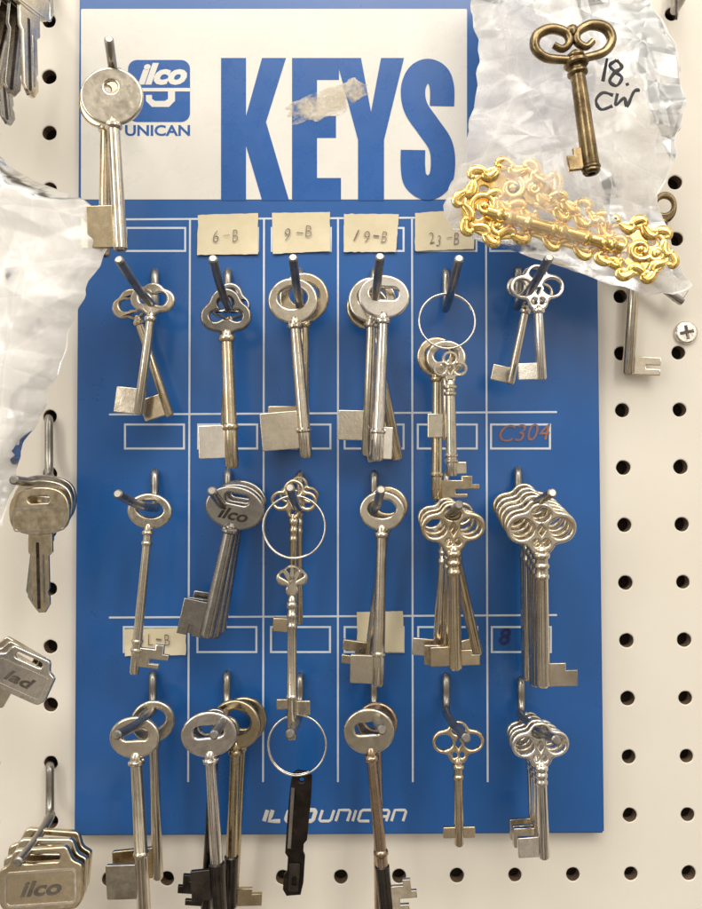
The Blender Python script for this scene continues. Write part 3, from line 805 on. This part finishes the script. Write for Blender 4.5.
lt = [(-70,474),(0,472),(30,474),(60,480),(120,471),(160,463),(190,450),(205,442),(215,443),(228,452),(240,478),(255,525),(270,568),(283,608),(295,648)]
rt = [(-70,640),(0,652),(30,668),(60,680),(110,684),(150,676),(185,664),(205,658),(230,666),(260,680),(285,690),(295,672)]
rb, rb0 = bag("plastic_bag", lt, rt, -70, 295, 30, 12, 2.3, "crumpled clear plastic bag with marker writing holding gilt key", .65)
def strokes(L2, d, w, par, base, mat, dx=0):
    parts = []
    for P in L2:
        P = [(612+(x-612)*.86+dx, 62+(y-62)*.88) for x, y in P]
        pp = catmull([(x, y, 0) for x, y in P], 6) if len(P) > 2 else [Vector((x, y, 0)) for x, y in P]
        R = [w*S*(.8+.35*noise.noise(Vector((p.x*.2, p.y*.2, 0)))) for p in pp]
        parts.append(tube([W(p.x, p.y, d)-base for p in pp], R, seg=8, flatten=.25))
    return mk("marker_writing", join(parts), mat, par)
strokes([[(611,58),(606,84)],
         [(622,60),(614,66),(620,73),(628,80),(622,89),(614,84),(619,75),(628,68),(622,60)],[(634,86),(635,89)],
         [(618,100),(606,97),(598,106),(604,116),(617,112)],
         [(623,98),(621,111),(631,103),(634,113),(642,96),(649,94)]], 48, 1.75, rb, rb0, M['ink'], -4)
lt = [(150,-30),(200,-40),(300,-40),(530,-30)]
rt = [(150,-6),(165,8),(180,30),(192,62),(200,88),(215,104),(240,110),(265,102),(290,84),(330,72),(370,58),(405,46),(440,26),(480,14),(525,4)]
bag("plastic_bag", lt, rt, 150, 525, 40, 8, 8.1, "crumpled translucent plastic bag hanging over the pegboard", .65, mats=('bag_left','bag_back'))

# ------------------------------------------------------------ light
w = bpy.data.worlds.new("World"); scene.world = w; w.use_nodes = True
nt = w.node_tree; bg = nt.nodes["Background"]
tc = N(nt, "ShaderNodeTexCoord"); sx = N(nt, "ShaderNodeSeparateXYZ"); nt.links.new(tc.outputs["Generated"], sx.inputs[0])
mr = N(nt, "ShaderNodeMapRange"); mr.inputs["From Min"].default_value = -1; nt.links.new(sx.outputs["Z"], mr.inputs["Value"])
grad = ramp(nt, mr.outputs[0], [(.0, (.17,.145,.12)), (.40, (.30,.265,.22)), (.56, (.54,.495,.425)), (.75, (.84,.79,.71)), (1.0, (1,.965,.89))])
nz = N(nt, "ShaderNodeTexNoise"); nz.inputs["Scale"].default_value = 4.2; nz.inputs["Detail"].default_value = 2
nt.links.new(tc.outputs["Generated"], nz.inputs["Vector"])
blk = ramp(nt, nz.outputs["Fac"], [(.39, g(.22)), (.47, g(.65)), (.54, g(1.15)), (.62, g(2.4))])
mx = N(nt, "ShaderNodeMix", data_type='RGBA', blend_type='MULTIPLY'); mx.inputs["Factor"].default_value = 1
nt.links.new(grad, mx.inputs["A"]); nt.links.new(blk, mx.inputs["B"])
nt.links.new(mx.outputs["Result"], bg.inputs[0]); bg.inputs[1].default_value = 1.12

def area(loc, tgt, sx_, sy_, p, c, name):
    l = bpy.data.lights.new(name, 'AREA'); l.shape = 'RECTANGLE'; l.size = sx_; l.size_y = sy_; l.energy = p; l.color = c
    o = bpy.data.objects.new(name, l); COL.objects.link(o); o.location = loc
    o.rotation_euler = (Vector(tgt)-Vector(loc)).to_track_quat('-Z', 'Y').to_euler()
area((-.10,-.80,.95), (0,0,0), 1.0, .40, 8.4, (1,.945,.855), "ceiling_and_added_light")
area((.60,-1.0,.70), (0,0,0), .24, .8, 4.0, (1,.935,.835), "ceiling_and_added_light")
area((-.75,-.85,.35), (0,0,0), .22, .7, 2.6, (1,.955,.885), "ceiling_and_added_light")  # no ceiling tube: low side lamp added for streak highlights on the metal
scene.view_settings.view_transform = 'Standard'; scene.view_settings.look = 'None'; scene.view_settings.exposure = 0
